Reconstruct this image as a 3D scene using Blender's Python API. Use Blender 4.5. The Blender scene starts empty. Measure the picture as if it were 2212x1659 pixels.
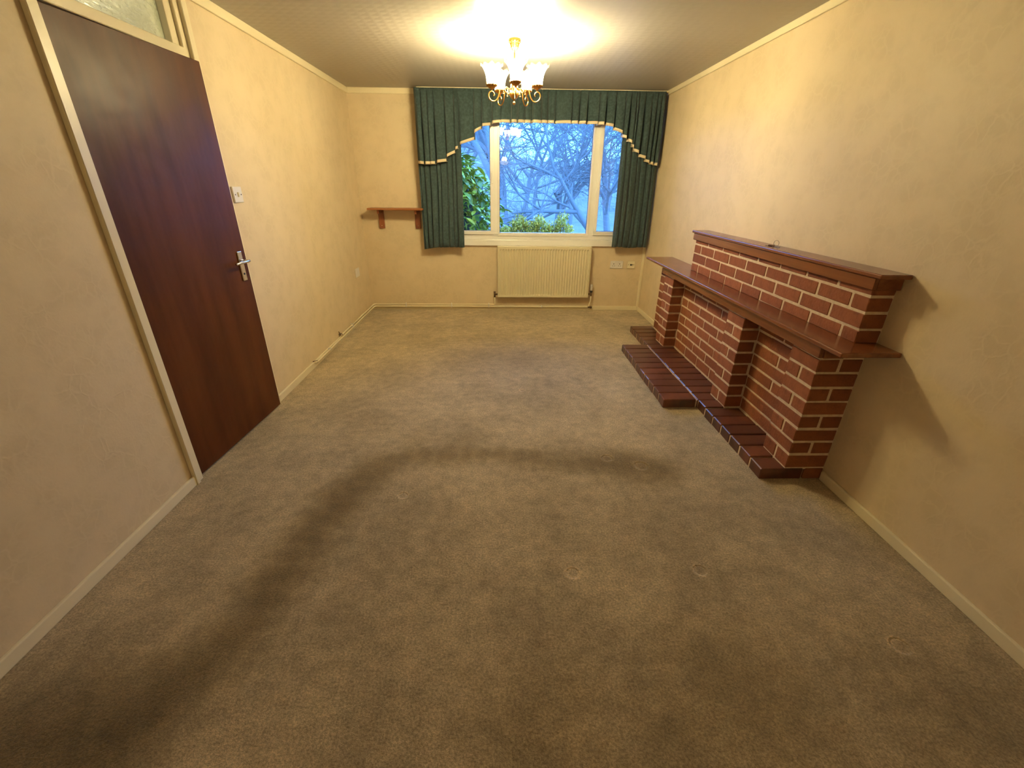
import bpy, bmesh, math, random
from mathutils import Vector, Matrix
random.seed(7)
PI = math.pi
S = bpy.context.scene
C = S.collection

# ------------------------------------------------------------------ camera
RW, RD, RH = 3.316, 5.36, 2.32          # room width, depth to the window wall, ceiling height
cam_d = bpy.data.cameras.new('camera'); cam = bpy.data.objects.new('camera', cam_d); C.objects.link(cam)
cam_d.sensor_width = 36.0; cam_d.lens = 939.889 / 2212 * 36.0
cam_d.clip_start = 0.02; cam_d.clip_end = 300
yaw, pit, rol = 0.02902, -0.43015, 0.01108
fw = Vector((math.sin(yaw) * math.cos(pit), math.cos(yaw) * math.cos(pit), math.sin(pit)))
ri = Vector((math.cos(yaw), -math.sin(yaw), 0)); up = ri.cross(fw)
r2 = ri * math.cos(rol) + up * math.sin(rol); u2 = -ri * math.sin(rol) + up * math.cos(rol)
M = Matrix((r2, u2, -fw)).transposed().to_4x4(); M.translation = Vector((1.58497, 0, 1.43041))
cam.matrix_world = M
S.camera = cam

# ------------------------------------------------------------------ world, light, exposure
LAMP = (1.0, 0.865, 0.48)                 # colour of the lamps' light
SHADE_W = 26                            # watts of each of the five chandelier lamps
SKY = (0.10, 0.36, 1.0); SKY_S = 14.5
S.view_settings.view_transform = 'Standard'; S.view_settings.look = 'None'
S.view_settings.exposure = 0.48; S.view_settings.gamma = 1.0; S.view_settings.use_curve_mapping = False
S.cycles.use_denoising = True
S.cycles.max_bounces = 10; S.cycles.diffuse_bounces = 5; S.cycles.transparent_max_bounces = 16
S.cycles.sample_clamp_indirect = 4.0
w = bpy.data.worlds.new('dusk_sky'); S.world = w; w.use_nodes = True
nt = w.node_tree; bg = nt.nodes['Background']
tc = nt.nodes.new('ShaderNodeTexCoord'); sx = nt.nodes.new('ShaderNodeSeparateXYZ'); cr = nt.nodes.new('ShaderNodeValToRGB')
nt.links.new(tc.outputs['Generated'], sx.inputs[0]); nt.links.new(sx.outputs['Z'], cr.inputs[0])
cr.color_ramp.elements[0].position = 0.0; cr.color_ramp.elements[0].color = (0.068, 0.24, 0.72, 1)
cr.color_ramp.elements[1].position = 0.6; cr.color_ramp.elements[1].color = (0.075, 0.23, 0.60, 1)
nt.links.new(cr.outputs[0], bg.inputs['Color']); bg.inputs['Strength'].default_value = SKY_S
pd = bpy.data.lights.new('window_portal', 'AREA'); pd.shape = 'RECTANGLE'; pd.size = 2.2; pd.size_y = 1.35
pd.cycles.is_portal = True
po = bpy.data.objects.new('window_portal', pd); C.objects.link(po)
po.location = (2.08, RD + 0.30, 1.6); po.rotation_euler = (-PI / 2, 0, 0)   # faces into the room (-y)


def lamp(name, loc, watts, rad, col=LAMP):
    d = bpy.data.lights.new(name, 'POINT'); d.energy = watts; d.shadow_soft_size = rad; d.color = col
    o = bpy.data.objects.new(name, d); C.objects.link(o); o.location = loc
    return o


# ------------------------------------------------------------------ material helpers
def mat(name, col, rough=0.6, spec=0.5, metal=0.0, bump=None, noise=None, coat=0.0, emit=None, objrand=None):
    """bump=(scale, strength, dist); noise=(scale, col2, lo, hi, detail); objrand = list of colours picked per object"""
    m = bpy.data.materials.new(name); m.use_nodes = True
    n = m.node_tree.nodes; l = m.node_tree.links; b = n['Principled BSDF']
    b.inputs['Base Color'].default_value = (*col, 1); b.inputs['Roughness'].default_value = rough
    b.inputs['Specular IOR Level'].default_value = spec; b.inputs['Metallic'].default_value = metal
    b.inputs['Coat Weight'].default_value = coat
    t = n.new('ShaderNodeTexCoord')
    src = None
    if objrand:
        oi = n.new('ShaderNodeObjectInfo'); r = n.new('ShaderNodeValToRGB')
        e = r.color_ramp.elements
        while len(e) < len(objrand): e.new(0.5)
        for i, c in enumerate(objrand):
            e[i].position = i / (len(objrand) - 1); e[i].color = (*c, 1)
        l.new(oi.outputs['Random'], r.inputs[0]); src = r.outputs[0]
    if noise:
        x = n.new('ShaderNodeTexNoise'); x.inputs['Scale'].default_value = noise[0]; x.inputs['Detail'].default_value = noise[4] if len(noise) > 4 else 4
        l.new(t.outputs['Object'], x.inputs['Vector'])
        mr = n.new('ShaderNodeMapRange'); mr.inputs['From Min'].default_value = noise[2]; mr.inputs['From Max'].default_value = noise[3]
        l.new(x.outputs['Fac'], mr.inputs['Value'])
        mx = n.new('ShaderNodeMix'); mx.data_type = 'RGBA'
        l.new(mr.outputs[0], mx.inputs['Factor'])
        if src: l.new(src, mx.inputs['A'])
        else: mx.inputs['A'].default_value = (*col, 1)
        mx.inputs['B'].default_value = (*noise[1], 1)
        src = mx.outputs['Result']
    if src: l.new(src, b.inputs['Base Color'])
    if bump:
        x = n.new('ShaderNodeTexNoise'); x.inputs['Scale'].default_value = bump[0]; x.inputs['Detail'].default_value = 5
        l.new(t.outputs['Object'], x.inputs['Vector'])
        bp = n.new('ShaderNodeBump'); bp.inputs['Strength'].default_value = bump[1]; bp.inputs['Distance'].default_value = bump[2]
        l.new(x.outputs['Fac'], bp.inputs['Height']); l.new(bp.outputs[0], b.inputs['Normal'])
    if emit:
        b.inputs['Emission Color'].default_value = (*emit[0], 1); b.inputs['Emission Strength'].default_value = emit[1]
    return m


def wallpaper_mat():
    m = bpy.data.materials.new('embossed_wallpaper'); m.use_nodes = True
    n = m.node_tree.nodes; l = m.node_tree.links; b = n['Principled BSDF']
    t = n.new('ShaderNodeNewGeometry')
    # leafy blotches with pale outlines
    d = n.new('ShaderNodeTexNoise'); d.inputs['Scale'].default_value = 9; d.inputs['Detail'].default_value = 3; l.new(t.outputs['Position'], d.inputs['Vector'])
    vm = n.new('ShaderNodeVectorMath'); vm.operation = 'MULTIPLY_ADD'; vm.inputs[1].default_value = (.10, .10, .10)
    l.new(d.outputs['Color'], vm.inputs[0]); l.new(t.outputs['Position'], vm.inputs[2])
    v = n.new('ShaderNodeTexVoronoi'); v.feature = 'DISTANCE_TO_EDGE'; v.inputs['Scale'].default_value = 17; l.new(vm.outputs[0], v.inputs['Vector'])
    r1 = n.new('ShaderNodeMapRange'); r1.inputs['From Min'].default_value = 0.0; r1.inputs['From Max'].default_value = 0.12; r1.inputs['To Min'].default_value = 1; r1.inputs['To Max'].default_value = 0
    l.new(v.outputs['Distance'], r1.inputs['Value'])
    x = n.new('ShaderNodeTexNoise'); x.inputs['Scale'].default_value = 7; x.inputs['Detail'].default_value = 5; l.new(t.outputs['Position'], x.inputs['Vector'])
    r2_ = n.new('ShaderNodeMapRange'); r2_.inputs['From Min'].default_value = 0.42; r2_.inputs['From Max'].default_value = 0.60; l.new(x.outputs['Fac'], r2_.inputs['Value'])
    m1 = n.new('ShaderNodeMix'); m1.data_type = 'RGBA'; m1.inputs['A'].default_value = (.715, .585, .402, 1); m1.inputs['B'].default_value = (.662, .540, .364, 1)
    l.new(r2_.outputs[0], m1.inputs['Factor'])
    ml = n.new('ShaderNodeMath'); ml.operation = 'MULTIPLY'; ml.inputs[1].default_value = .42; l.new(r1.outputs[0], ml.inputs[0])
    ml2 = n.new('ShaderNodeMath'); ml2.operation = 'MULTIPLY'; l.new(ml.outputs[0], ml2.inputs[0]); l.new(r2_.outputs[0], ml2.inputs[1])
    m2 = n.new('ShaderNodeMix'); m2.data_type = 'RGBA'; m2.inputs['B'].default_value = (.755, .63, .44, 1)
    l.new(m1.outputs['Result'], m2.inputs['A']); l.new(ml2.outputs[0], m2.inputs['Factor'])
    l.new(m2.outputs['Result'], b.inputs['Base Color'])
    b.inputs['Roughness'].default_value = .55; b.inputs['Specular IOR Level'].default_value = .35
    hb = n.new('ShaderNodeTexNoise'); hb.inputs['Scale'].default_value = 95; hb.inputs['Detail'].default_value = 3; l.new(t.outputs['Position'], hb.inputs['Vector'])
    ad = n.new('ShaderNodeMath'); ad.operation = 'MULTIPLY_ADD'; ad.inputs[1].default_value = .5; l.new(hb.outputs['Fac'], ad.inputs[0]); l.new(ml2.outputs[0], ad.inputs[2])
    bp = n.new('ShaderNodeBump'); bp.inputs['Strength'].default_value = .35; bp.inputs['Distance'].default_value = .0025
    l.new(ad.outputs[0], bp.inputs['Height']); l.new(bp.outputs[0], b.inputs['Normal'])
    return m


def ceiling_mat():
    m = bpy.data.materials.new('embossed_ceiling_paper'); m.use_nodes = True
    n = m.node_tree.nodes; l = m.node_tree.links; b = n['Principled BSDF']
    b.inputs['Base Color'].default_value = (.47, .435, .40, 1); b.inputs['Roughness'].default_value = .42; b.inputs['Specular IOR Level'].default_value = .5
    t = n.new('ShaderNodeNewGeometry'); s = n.new('ShaderNodeSeparateXYZ'); l.new(t.outputs['Position'], s.inputs[0])
    outs = []
    for a in ('X', 'Y'):
        k = n.new('ShaderNodeMath'); k.operation = 'MULTIPLY'; k.inputs[1].default_value = 2 * PI / .062; l.new(s.outputs[a], k.inputs[0])
        q = n.new('ShaderNodeMath'); q.operation = 'SINE'; l.new(k.outputs[0], q.inputs[0]); outs.append(q)
    mx = n.new('ShaderNodeMath'); mx.operation = 'MAXIMUM'; l.new(outs[0].outputs[0], mx.inputs[0]); l.new(outs[1].outputs[0], mx.inputs[1])
    bp = n.new('ShaderNodeBump'); bp.inputs['Strength'].default_value = .12; bp.inputs['Distance'].default_value = .003
    l.new(mx.outputs[0], bp.inputs['Height']); l.new(bp.outputs[0], b.inputs['Normal'])
    return m


# soiled trail and dents on the carpet: (x, y, radius, strength)
TRAIL = [(.05, .62, .24, .8), (.25, .68, .26, .85), (.46, .76, .20, .85), (.62, .92, .13, .8), (.68, 1.08, .12, .7), (.70, 1.27, .12, .75), (.74, 1.5, .12, .75),
         (.78, 1.74, .13, .8), (.86, 1.93, .13, .75), (.98, 2.07, .12, .65), (1.15, 2.14, .11, .6), (1.37, 2.13, .10, .6), (1.57, 2.12, .09, .55),
         (1.78, 2.10, .09, .55), (1.98, 2.07, .10, .5), (2.17, 2.05, .12, .65), (2.33, 2.03, .14, .75), (2.47, 1.99, .13, .7), (2.36, 1.92, .10, .5),
         (1.35, 2.25, .11, .25), (1.05, 2.25, .14, .28), (.75, 2.45, .22, .15), (2.35, .80, .25, .45), (1.72, .72, .22, .35), (.64, .90, .045, .6), (2.15, .74, .2, .35),
         (.45, 2.6, .25, .12), (3.0, .75, .3, .3)]
DENT = [(2.375, 2.013, .042), (1.877, 1.277, .030), (2.402, 1.283, .030), (2.96, .952, .034), (1.092, 1.772, .026), (2.20, 2.09, .035), (1.75, 3.0, .022)]


def carpet_mat():
    m = bpy.data.materials.new('beige_carpet'); m.use_nodes = True
    n = m.node_tree.nodes; l = m.node_tree.links; b = n['Principled BSDF']
    t = n.new('ShaderNodeNewGeometry')

    def math_(op, a, bb=None, c=None):
        k = n.new('ShaderNodeMath'); k.operation = op
        for i, q in enumerate((a, bb, c)):
            if q is None: continue
            if isinstance(q, (int, float)): k.inputs[i].default_value = q
            else: l.new(q, k.inputs[i])
        return k.outputs[0]

    def noise(sc, det, pos=None, ro=.5):
        x = n.new('ShaderNodeTexNoise'); x.inputs['Scale'].default_value = sc; x.inputs['Detail'].default_value = det; x.inputs['Roughness'].default_value = ro
        l.new(pos or t.outputs['Position'], x.inputs['Vector']); return x

    def rng(v, a, bb, c=0, d=1):
        r = n.new('ShaderNodeMapRange'); r.interpolation_type = 'SMOOTHSTEP'
        for k, q in zip(('From Min', 'From Max', 'To Min', 'To Max'), (a, bb, c, d)): r.inputs[k].default_value = q
        l.new(v, r.inputs['Value']); return r.outputs[0]
    wob = noise(5, 4)
    vm = n.new('ShaderNodeVectorMath'); vm.operation = 'MULTIPLY_ADD'; vm.inputs[1].default_value = (.16, .16, 0)
    l.new(wob.outputs['Color'], vm.inputs[0]); l.new(t.outputs['Position'], vm.inputs[2])
    off = n.new('ShaderNodeVectorMath'); off.operation = 'SUBTRACT'; off.inputs[1].default_value = (.08, .08, 0); l.new(vm.outputs[0], off.inputs[0])
    clean = None
    pts = []
    for p, q in zip(TRAIL[:18], TRAIL[1:18]): pts += [p, tuple((a + c) / 2 for a, c in zip(p, q))]
    pts += TRAIL[17:]
    for (x, y, r, s) in pts:
        d = n.new('ShaderNodeVectorMath'); d.operation = 'DISTANCE'; d.inputs[1].default_value = (x, y, 0); l.new(off.outputs[0], d.inputs[0])
        f = rng(d.outputs['Value'], 0, r * 1.75, 1 - s * .76, 1)
        clean = f if clean is None else math_('MINIMUM', clean, f)
    blot = rng(noise(2.3, 6, ro=.62).outputs['Fac'], .35, .65, .82, 1.12)
    blot2 = rng(noise(16, 6, ro=.72).outputs['Fac'], .3, .7, .80, 1.17)
    pile = rng(noise(125, 5, ro=.78).outputs['Fac'], .34, .66, .62, 1.30)
    fac = math_('MULTIPLY', math_('MULTIPLY', clean, blot), math_('MULTIPLY', blot2, pile))
    ring_h = None
    for (x, y, r) in DENT:
        d = n.new('ShaderNodeVectorMath'); d.operation = 'DISTANCE'; d.inputs[1].default_value = (x, y, 0); l.new(t.outputs['Position'], d.inputs[0])
        h = rng(d.outputs['Value'], r * .75, r, -1, 0)
        ring_h = h if ring_h is None else math_('MINIMUM', ring_h, h)
        q = math_('ABSOLUTE', math_('SUBTRACT', d.outputs['Value'], r * .9))
        pale = rng(q, 0, r * .5, 1.45, 1.0)
        fac = math_('MULTIPLY', fac, pale)
    cm = n.new('ShaderNodeMix'); cm.data_type = 'RGBA'; cm.blend_type = 'MULTIPLY'; cm.inputs['Factor'].default_value = 1
    cm.inputs['A'].default_value = (.54, .425, .265, 1)
    cb = n.new('ShaderNodeCombineColor'); l.new(fac, cb.inputs[0]); l.new(math_('MULTIPLY', fac, math_('POWER', clean, .12)), cb.inputs[1]); l.new(math_('MULTIPLY', fac, math_('POWER', clean, .45)), cb.inputs[2])
    l.new(cb.outputs[0], cm.inputs['B']); l.new(cm.outputs['Result'], b.inputs['Base Color'])
    b.inputs['Roughness'].default_value = .95; b.inputs['Specular IOR Level'].default_value = .12
    b.inputs['Sheen Weight'].default_value = .25; b.inputs['Sheen Roughness'].default_value = .4
    hh = math_('MULTIPLY_ADD', noise(150, 4, ro=.75).outputs['Fac'], .010, math_('MULTIPLY', noise(14, 4).outputs['Fac'], .010))
    hh = math_('MULTIPLY_ADD', ring_h, .022, hh)
    bp = n.new('ShaderNodeBump'); bp.inputs['Strength'].default_value = .8; bp.inputs['Distance'].default_value = 1.0
    l.new(hh, bp.inputs['Height']); l.new(bp.outputs[0], b.inputs['Normal'])
    return m


def wood_mat(name, c1, c2, axis='Y', scale=1.0, rough=.28, coat=.3, grain=26):
    m = bpy.data.materials.new(name); m.use_nodes = True
    n = m.node_tree.nodes; l = m.node_tree.links; b = n['Principled BSDF']
    t = n.new('ShaderNodeTexCoord'); mp = n.new('ShaderNodeMapping')
    sc = {'X': (1.2, grain, grain), 'Y': (grain, 1.2, grain), 'Z': (grain, grain, 1.2)}[axis]
    mp.inputs['Scale'].default_value = [q * scale for q in sc]
    l.new(t.outputs['Object'], mp.inputs['Vector'])
    x = n.new('ShaderNodeTexNoise'); x.inputs['Scale'].default_value = 1; x.inputs['Detail'].default_value = 6; x.inputs['Distortion'].default_value = .15
    l.new(mp.outputs[0], x.inputs['Vector'])
    r = n.new('ShaderNodeValToRGB'); r.color_ramp.elements[0].position = .32; r.color_ramp.elements[1].position = .68
    r.color_ramp.elements[0].color = (*c1, 1); r.color_ramp.elements[1].color = (*c2, 1)
    l.new(x.outputs['Fac'], r.inputs[0]); l.new(r.outputs[0], b.inputs['Base Color'])
    b.inputs['Specular IOR Level'].default_value = .5 if coat else .15
    b.inputs['Roughness'].default_value = rough; b.inputs['Coat Weight'].default_value = coat; b.inputs['Coat Roughness'].default_value = .2
    y = n.new('ShaderNodeTexNoise'); y.inputs['Scale'].default_value = 6; y.inputs['Detail'].default_value = 3; l.new(t.outputs['Object'], y.inputs['Vector'])
    mr = n.new('ShaderNodeMapRange'); mr.inputs['To Min'].default_value = rough * .8; mr.inputs['To Max'].default_value = rough * 1.35
    l.new(y.outputs['Fac'], mr.inputs['Value']); l.new(mr.outputs[0], b.inputs['Roughness'])
    bp = n.new('ShaderNodeBump'); bp.inputs['Strength'].default_value = .03 if coat else .30; bp.inputs['Distance'].default_value = .001 if coat else .012
    l.new(y.outputs['Fac'], bp.inputs['Height']); l.new(bp.outputs[0], b.inputs['Normal'])
    return m


def glass_mat(name, refl=1.0, tint=(1, 1, 1), rough=0.0, bump=None):
    """thin pane: lets light straight through, reflects by Fresnel"""
    m = bpy.data.materials.new(name); m.use_nodes = True
    n = m.node_tree.nodes; l = m.node_tree.links; n.remove(n['Principled BSDF'])
    tr = n.new('ShaderNodeBsdfTransparent'); tr.inputs[0].default_value = (*tint, 1)
    gl = n.new('ShaderNodeBsdfGlossy'); gl.inputs['Roughness'].default_value = rough
    fr = n.new('ShaderNodeFresnel'); fr.inputs['IOR'].default_value = 1.5
    mu = n.new('ShaderNodeMath'); mu.operation = 'MULTIPLY'; mu.inputs[1].default_value = refl; mu.use_clamp = True; l.new(fr.outputs[0], mu.inputs[0])
    mx = n.new('ShaderNodeMixShader'); l.new(mu.outputs[0], mx.inputs[0]); l.new(tr.outputs[0], mx.inputs[1]); l.new(gl.outputs[0], mx.inputs[2])
    l.new(mx.outputs[0], n['Material Output'].inputs['Surface'])
    return m


def obscured_glass_mat():
    m = bpy.data.materials.new('hammered_glass'); m.use_nodes = True
    n = m.node_tree.nodes; l = m.node_tree.links; b = n['Principled BSDF']
    b.inputs['Base Color'].default_value = (.78, .84, .72, 1); b.inputs['Transmission Weight'].default_value = .75
    b.inputs['Roughness'].default_value = .22; b.inputs['IOR'].default_value = 1.5
    t = n.new('ShaderNodeTexCoord'); mp = n.new('ShaderNodeMapping'); mp.inputs['Scale'].default_value = (1, 9, 22); l.new(t.outputs['Object'], mp.inputs['Vector'])
    x = n.new('ShaderNodeTexNoise'); x.inputs['Scale'].default_value = 1.3; x.inputs['Detail'].default_value = 3; l.new(mp.outputs[0], x.inputs['Vector'])
    bp = n.new('ShaderNodeBump'); bp.inputs['Strength'].default_value = 1; bp.inputs['Distance'].default_value = .012
    l.new(x.outputs['Fac'], bp.inputs['Height']); l.new(bp.outputs[0], b.inputs['Normal'])
    return m


def shade_mat():
    m = bpy.data.materials.new('frosted_shade_glass'); m.use_nodes = True
    n = m.node_tree.nodes; l = m.node_tree.links; n.remove(n['Principled BSDF'])
    tr = n.new('ShaderNodeBsdfTransparent'); tr.inputs[0].default_value = (1, .95, .85, 1)
    tl = n.new('ShaderNodeBsdfTranslucent'); tl.inputs[0].default_value = (.30, .25, .17, 1)
    gl = n.new('ShaderNodeBsdfGlossy'); gl.inputs['Roughness'].default_value = .25
    em = n.new('ShaderNodeEmission'); em.inputs[0].default_value = (*LAMP, 1)
    # the glass glows strongest around the bulb and fades to the frilled rim
    t = n.new('ShaderNodeTexCoord'); s = n.new('ShaderNodeSeparateXYZ'); l.new(t.outputs['Object'], s.inputs[0])
    mr = n.new('ShaderNodeMapRange'); mr.inputs['From Min'].default_value = .055; mr.inputs['From Max'].default_value = .098
    mr.inputs['To Min'].default_value = 80; mr.inputs['To Max'].default_value = .3; l.new(s.outputs['Z'], mr.inputs['Value'])
    l.new(mr.outputs[0], em.inputs['Strength'])
    a = n.new('ShaderNodeMixShader'); a.inputs[0].default_value = .35; l.new(tr.outputs[0], a.inputs[1]); l.new(tl.outputs[0], a.inputs[2])
    c = n.new('ShaderNodeMixShader'); c.inputs[0].default_value = .08; l.new(a.outputs[0], c.inputs[1]); l.new(gl.outputs[0], c.inputs[2])
    ad = n.new('ShaderNodeAddShader'); l.new(c.outputs[0], ad.inputs[0]); l.new(em.outputs[0], ad.inputs[1])
    l.new(ad.outputs[0], n['Material Output'].inputs['Surface'])
    return m


M_ = {}
M_['wallpaper'] = wallpaper_mat(); M_['ceiling'] = ceiling_mat(); M_['carpet'] = carpet_mat()
M_['paint'] = mat('cream_gloss_paint', (.82, .73, .52), rough=.35, bump=(30, .08, .002))
M_['plaster'] = mat('plain_plaster', (.72, .66, .52), rough=.8)
M_['upvc'] = mat('white_upvc', (.84, .83, .80), rough=.28)
M_['seal'] = mat('dark_rubber_seal', (.03, .03, .04), rough=.6)
M_['door'] = wood_mat('dark_mahogany_gloss', (.060, .016, .005), (.100, .030, .009), 'Z', 1.0, rough=.36, coat=.0, grain=9)
M_['mantel'] = wood_mat('varnished_mantel_wood', (.150, .042, .014), (.225, .070, .024), 'Y', 1.0, rough=.20, coat=.22, grain=34)
M_['shelfwood'] = wood_mat('varnished_pine', (.25, .085, .025), (.40, .15, .05), 'X', 1.0, rough=.35, coat=.25, grain=16)
M_['bracket'] = wood_mat('stained_bracket_wood', (.16, .042, .013), (.27, .085, .028), 'Z', 1.0, rough=.4, coat=.1)
M_['brick'] = mat('red_facing_brick', (.2, .07, .03), rough=.82, spec=.25, bump=(75, .55, .006), noise=(26, (.16, .052, .023), .45, .9, 5),
                  objrand=[(.235, .078, .032), (.30, .105, .045), (.20, .064, .028), (.27, .092, .036)])
M_['tile'] = mat('polished_hearth_brick', (.1, .03, .02), rough=.33, spec=.5, bump=(40, .15, .003), noise=(9, (.045, .014, .010), .40, .70, 4),
                 objrand=[(.075, .024, .014), (.13, .040, .02), (.090, .030, .016), (.17, .052, .024)], coat=.15)
M_['mortar'] = mat('sandy_mortar', (.70, .56, .40), rough=.95, spec=.1, bump=(160, .6, .003), noise=(40, (.58, .45, .31), .4, .7))
M_['curtain'] = mat('teal_damask_curtain', (.030, .053, .057), rough=.85, spec=.2, bump=(260, .3, .0015), noise=(48, (.050, .082, .089), .42, .68, 5))
M_['curtain'].node_tree.nodes['Principled BSDF'].inputs['Sheen Weight'].default_value = .25
M_['trimcloth'] = mat('cream_satin_band', (.72, .60, .42), rough=.6)
M_['radiator'] = mat('cream_radiator_enamel', (.74, .67, .47), rough=.3)
M_['plastic'] = mat('white_plastic', (.76, .72, .68), rough=.3)
M_['creamplastic'] = mat('cream_plastic', (.80, .72, .52), rough=.3)
M_['darkslot'] = mat('socket_slot', (.02, .02, .02), rough=.6)
M_['chrome'] = mat('satin_aluminium', (.82, .80, .76), rough=.22, metal=1)
M_['copper'] = mat('tarnished_fitting', (.16, .10, .06), rough=.4, metal=.8)
M_['brass'] = mat('polished_brass', (.52, .27, .07), rough=.30, metal=1)
M_['glass'] = glass_mat('window_glass', 1.0)
M_['hammered'] = obscured_glass_mat()
M_['shade'] = shade_mat()
M_['bulb'] = mat('lit_bulb', (1, 1, 1), emit=((1, .75, .42), 25))
M_['bowl'] = mat('lit_opal_bowl', (1, .95, .85), emit=((1, .86, .62), 3))
M_['key'] = mat('worn_steel_key', (.32, .27, .20), rough=.35, metal=1)
M_['leather'] = mat('dark_fob', (.10, .045, .02), rough=.5)
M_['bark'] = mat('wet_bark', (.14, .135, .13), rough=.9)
M_['barkfar'] = mat('haze_lightened_bark', (.22, .20, .19), rough=.95)  # lightened bark colour stands in for haze over the distant trees
M_['laurel'] = mat('laurel_leaf', (.08, .17, .02), rough=.36, noise=(5, (.16, .24, .025), .4, .7), objrand=[(.06, .13, .012), (.18, .25, .020), (.46, .46, .035), (.10, .18, .02)])
M_['gapshade'] = mat('bush_inner_shade', (.008, .02, .006), rough=.6)  # near-black tone paints the shade inside the laurel, stems included
M_['shrub'] = mat('lamplit_shrub_leaf', (.62, .48, .05), rough=.5, noise=(12, (.32, .30, .035), .4, .7))  # room lamplight on the leaves is worked into this brighter colour
M_['ground'] = mat('haze_toned_field', (.22, .20, .18), rough=1, noise=(.6, (.14, .14, .11), .4, .7))  # mist over the field is put into its colour
M_['render'] = mat('pale_render', (.62, .62, .62), rough=.9)
M_['rooftile'] = mat('slate_roof', (.20, .19, .20), rough=.8)


# ------------------------------------------------------------------ mesh helpers
def link(name, me, m=None, parent=None):
    o = bpy.data.objects.new(name, me); C.objects.link(o)
    if m is not None and not me.materials: me.materials.append(m)
    if parent is not None: o.parent = parent
    return o


def obj(name, bm, m=None, parent=None, smooth=False):
    me = bpy.data.meshes.new(name)
    bmesh.ops.recalc_face_normals(bm, faces=bm.faces[:])
    bm.to_mesh(me); bm.free()
    if smooth: me.polygons.foreach_set('use_smooth', [True] * len(me.polygons))
    return link(name, me, m, parent)


def empty(name, loc=(0, 0, 0), rz=0):
    o = bpy.data.objects.new(name, None); C.objects.link(o); o.location = loc; o.rotation_euler = (0, 0, rz); o.empty_display_size = .05
    return o


def tag(o, label, cat, group=None):
    o['label'] = label; o['category'] = cat
    if group: o['group'] = group
    return o


def struct(o, label=None):
    o['kind'] = 'structure'
    if label: o['label'] = label
    return o


def box(bm, x0, x1, y0, y1, z0, z1, bevel=0.0, seg=1):
    vs = [bm.verts.new((x, y, z)) for x in (x0, x1) for y in (y0, y1) for z in (z0, z1)]
    f = [(0, 1, 3, 2), (4, 6, 7, 5), (0, 4, 5, 1), (2, 3, 7, 6), (0, 2, 6, 4), (1, 5, 7, 3)]
    fs = [bm.faces.new([vs[i] for i in q]) for q in f]
    if bevel > 0:
        es = list({e for q in fs for e in q.edges})
        bmesh.ops.bevel(bm, geom=es, offset=bevel, segments=seg, affect='EDGES', profile=.5)
    return bm


def B(*a, **k):
    return box(bmesh.new(), *a, **k)


def lathe(bm, prof, n=24, c=(0, 0), close=False, wob=None):
    rings = []
    for i, (r, z) in enumerate(prof):
        ring = []
        for k in range(n):
            a = 2 * PI * k / n
            rr, zz = (r, z) if wob is None else wob(r, z, a, i)
            ring.append(bm.verts.new((c[0] + rr * math.cos(a), c[1] + rr * math.sin(a), zz)))
        rings.append(ring)
    for a, b in zip(rings, rings[1:]):
        for k in range(n):
            bm.faces.new((a[k], a[(k + 1) % n], b[(k + 1) % n], b[k]))
    if close:
        bm.faces.new(rings[0]); bm.faces.new(rings[-1])
    return bm


def smoothpath(pts, per=6):
    P = [Vector(p) for p in pts]; out = []
    for i in range(len(P) - 1):
        p0 = P[max(i - 1, 0)]; p1 = P[i]; p2 = P[i + 1]; p3 = P[min(i + 2, len(P) - 1)]
        for k in range(per):
            t = k / per
            out.append(.5 * ((2 * p1) + (-p0 + p2) * t + (2 * p0 - 5 * p1 + 4 * p2 - p3) * t * t + (-p0 + 3 * p1 - 3 * p2 + p3) * t ** 3))
    out.append(P[-1]); return out


def tube(bm, pts, r, n=8, r1=None, cap=True):
    pts = [Vector(p) for p in pts]; prev = None; rings = []
    for i, p in enumerate(pts):
        d = (pts[min(i + 1, len(pts) - 1)] - pts[max(i - 1, 0)]).normalized()
        if prev is None:
            a = d.orthogonal().normalized()
        else:
            a = (prev - d * prev.dot(d))
            a = a.normalized() if a.length > 1e-6 else d.orthogonal().normalized()
        prev = a; b = d.cross(a)
        rr = r if r1 is None else r + (r1 - r) * i / (len(pts) - 1)
        rings.append([bm.verts.new(p + (a * math.cos(2 * PI * k / n) + b * math.sin(2 * PI * k / n)) * rr) for k in range(n)])
    for a, b in zip(rings, rings[1:]):
        for k in range(n):
            bm.faces.new((a[k], a[(k + 1) % n], b[(k + 1) % n], b[k]))
    if cap:
        bm.faces.new(rings[0]); bm.faces.new(rings[-1])
    return bm


# ------------------------------------------------------------------ room shell
T = .12; YB = -3.2                                   # wall thickness, wall behind the camera
struct(obj('floor', B(-T, RW + T, YB - T, RD + .3, -.12, 0), M_['carpet']), 'worn beige carpet with a dark trodden trail')
struct(obj('ceiling', B(-T, RW + T, YB - T, RD + .3, RH, RH + .12), M_['ceiling']), 'embossed cream ceiling')
DY0, DY1 = 1.885, 2.79                               # door opening on the left wall
bm = bmesh.new()
box(bm, -T, 0, YB - T, DY0, 0, RH); box(bm, -T, 0, DY1, RD + .3, 0, RH)
struct(obj('wall_left', bm, M_['wallpaper']), 'cream wallpapered wall with the door')
struct(obj('wall_right', B(RW, RW + T, YB - T, RD + .3, 0, RH), M_['wallpaper']), 'cream wallpapered wall behind the fireplace')
struct(obj('wall_behind', B(0, RW, YB - T, YB, 0, RH), M_['wallpaper']), 'wallpapered wall behind the camera')
WX0, WX1, WZ0, WZ1 = .93, 3.235, .79, 2.24           # window opening
bm = bmesh.new()
box(bm, 0, WX0, RD, RD + .3, 0, RH); box(bm, WX1, RW, RD, RD + .3, 0, RH)
box(bm, WX0, WX1, RD, RD + .3, 0, WZ0); box(bm, WX0, WX1, RD, RD + .3, WZ1, RH)
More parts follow.
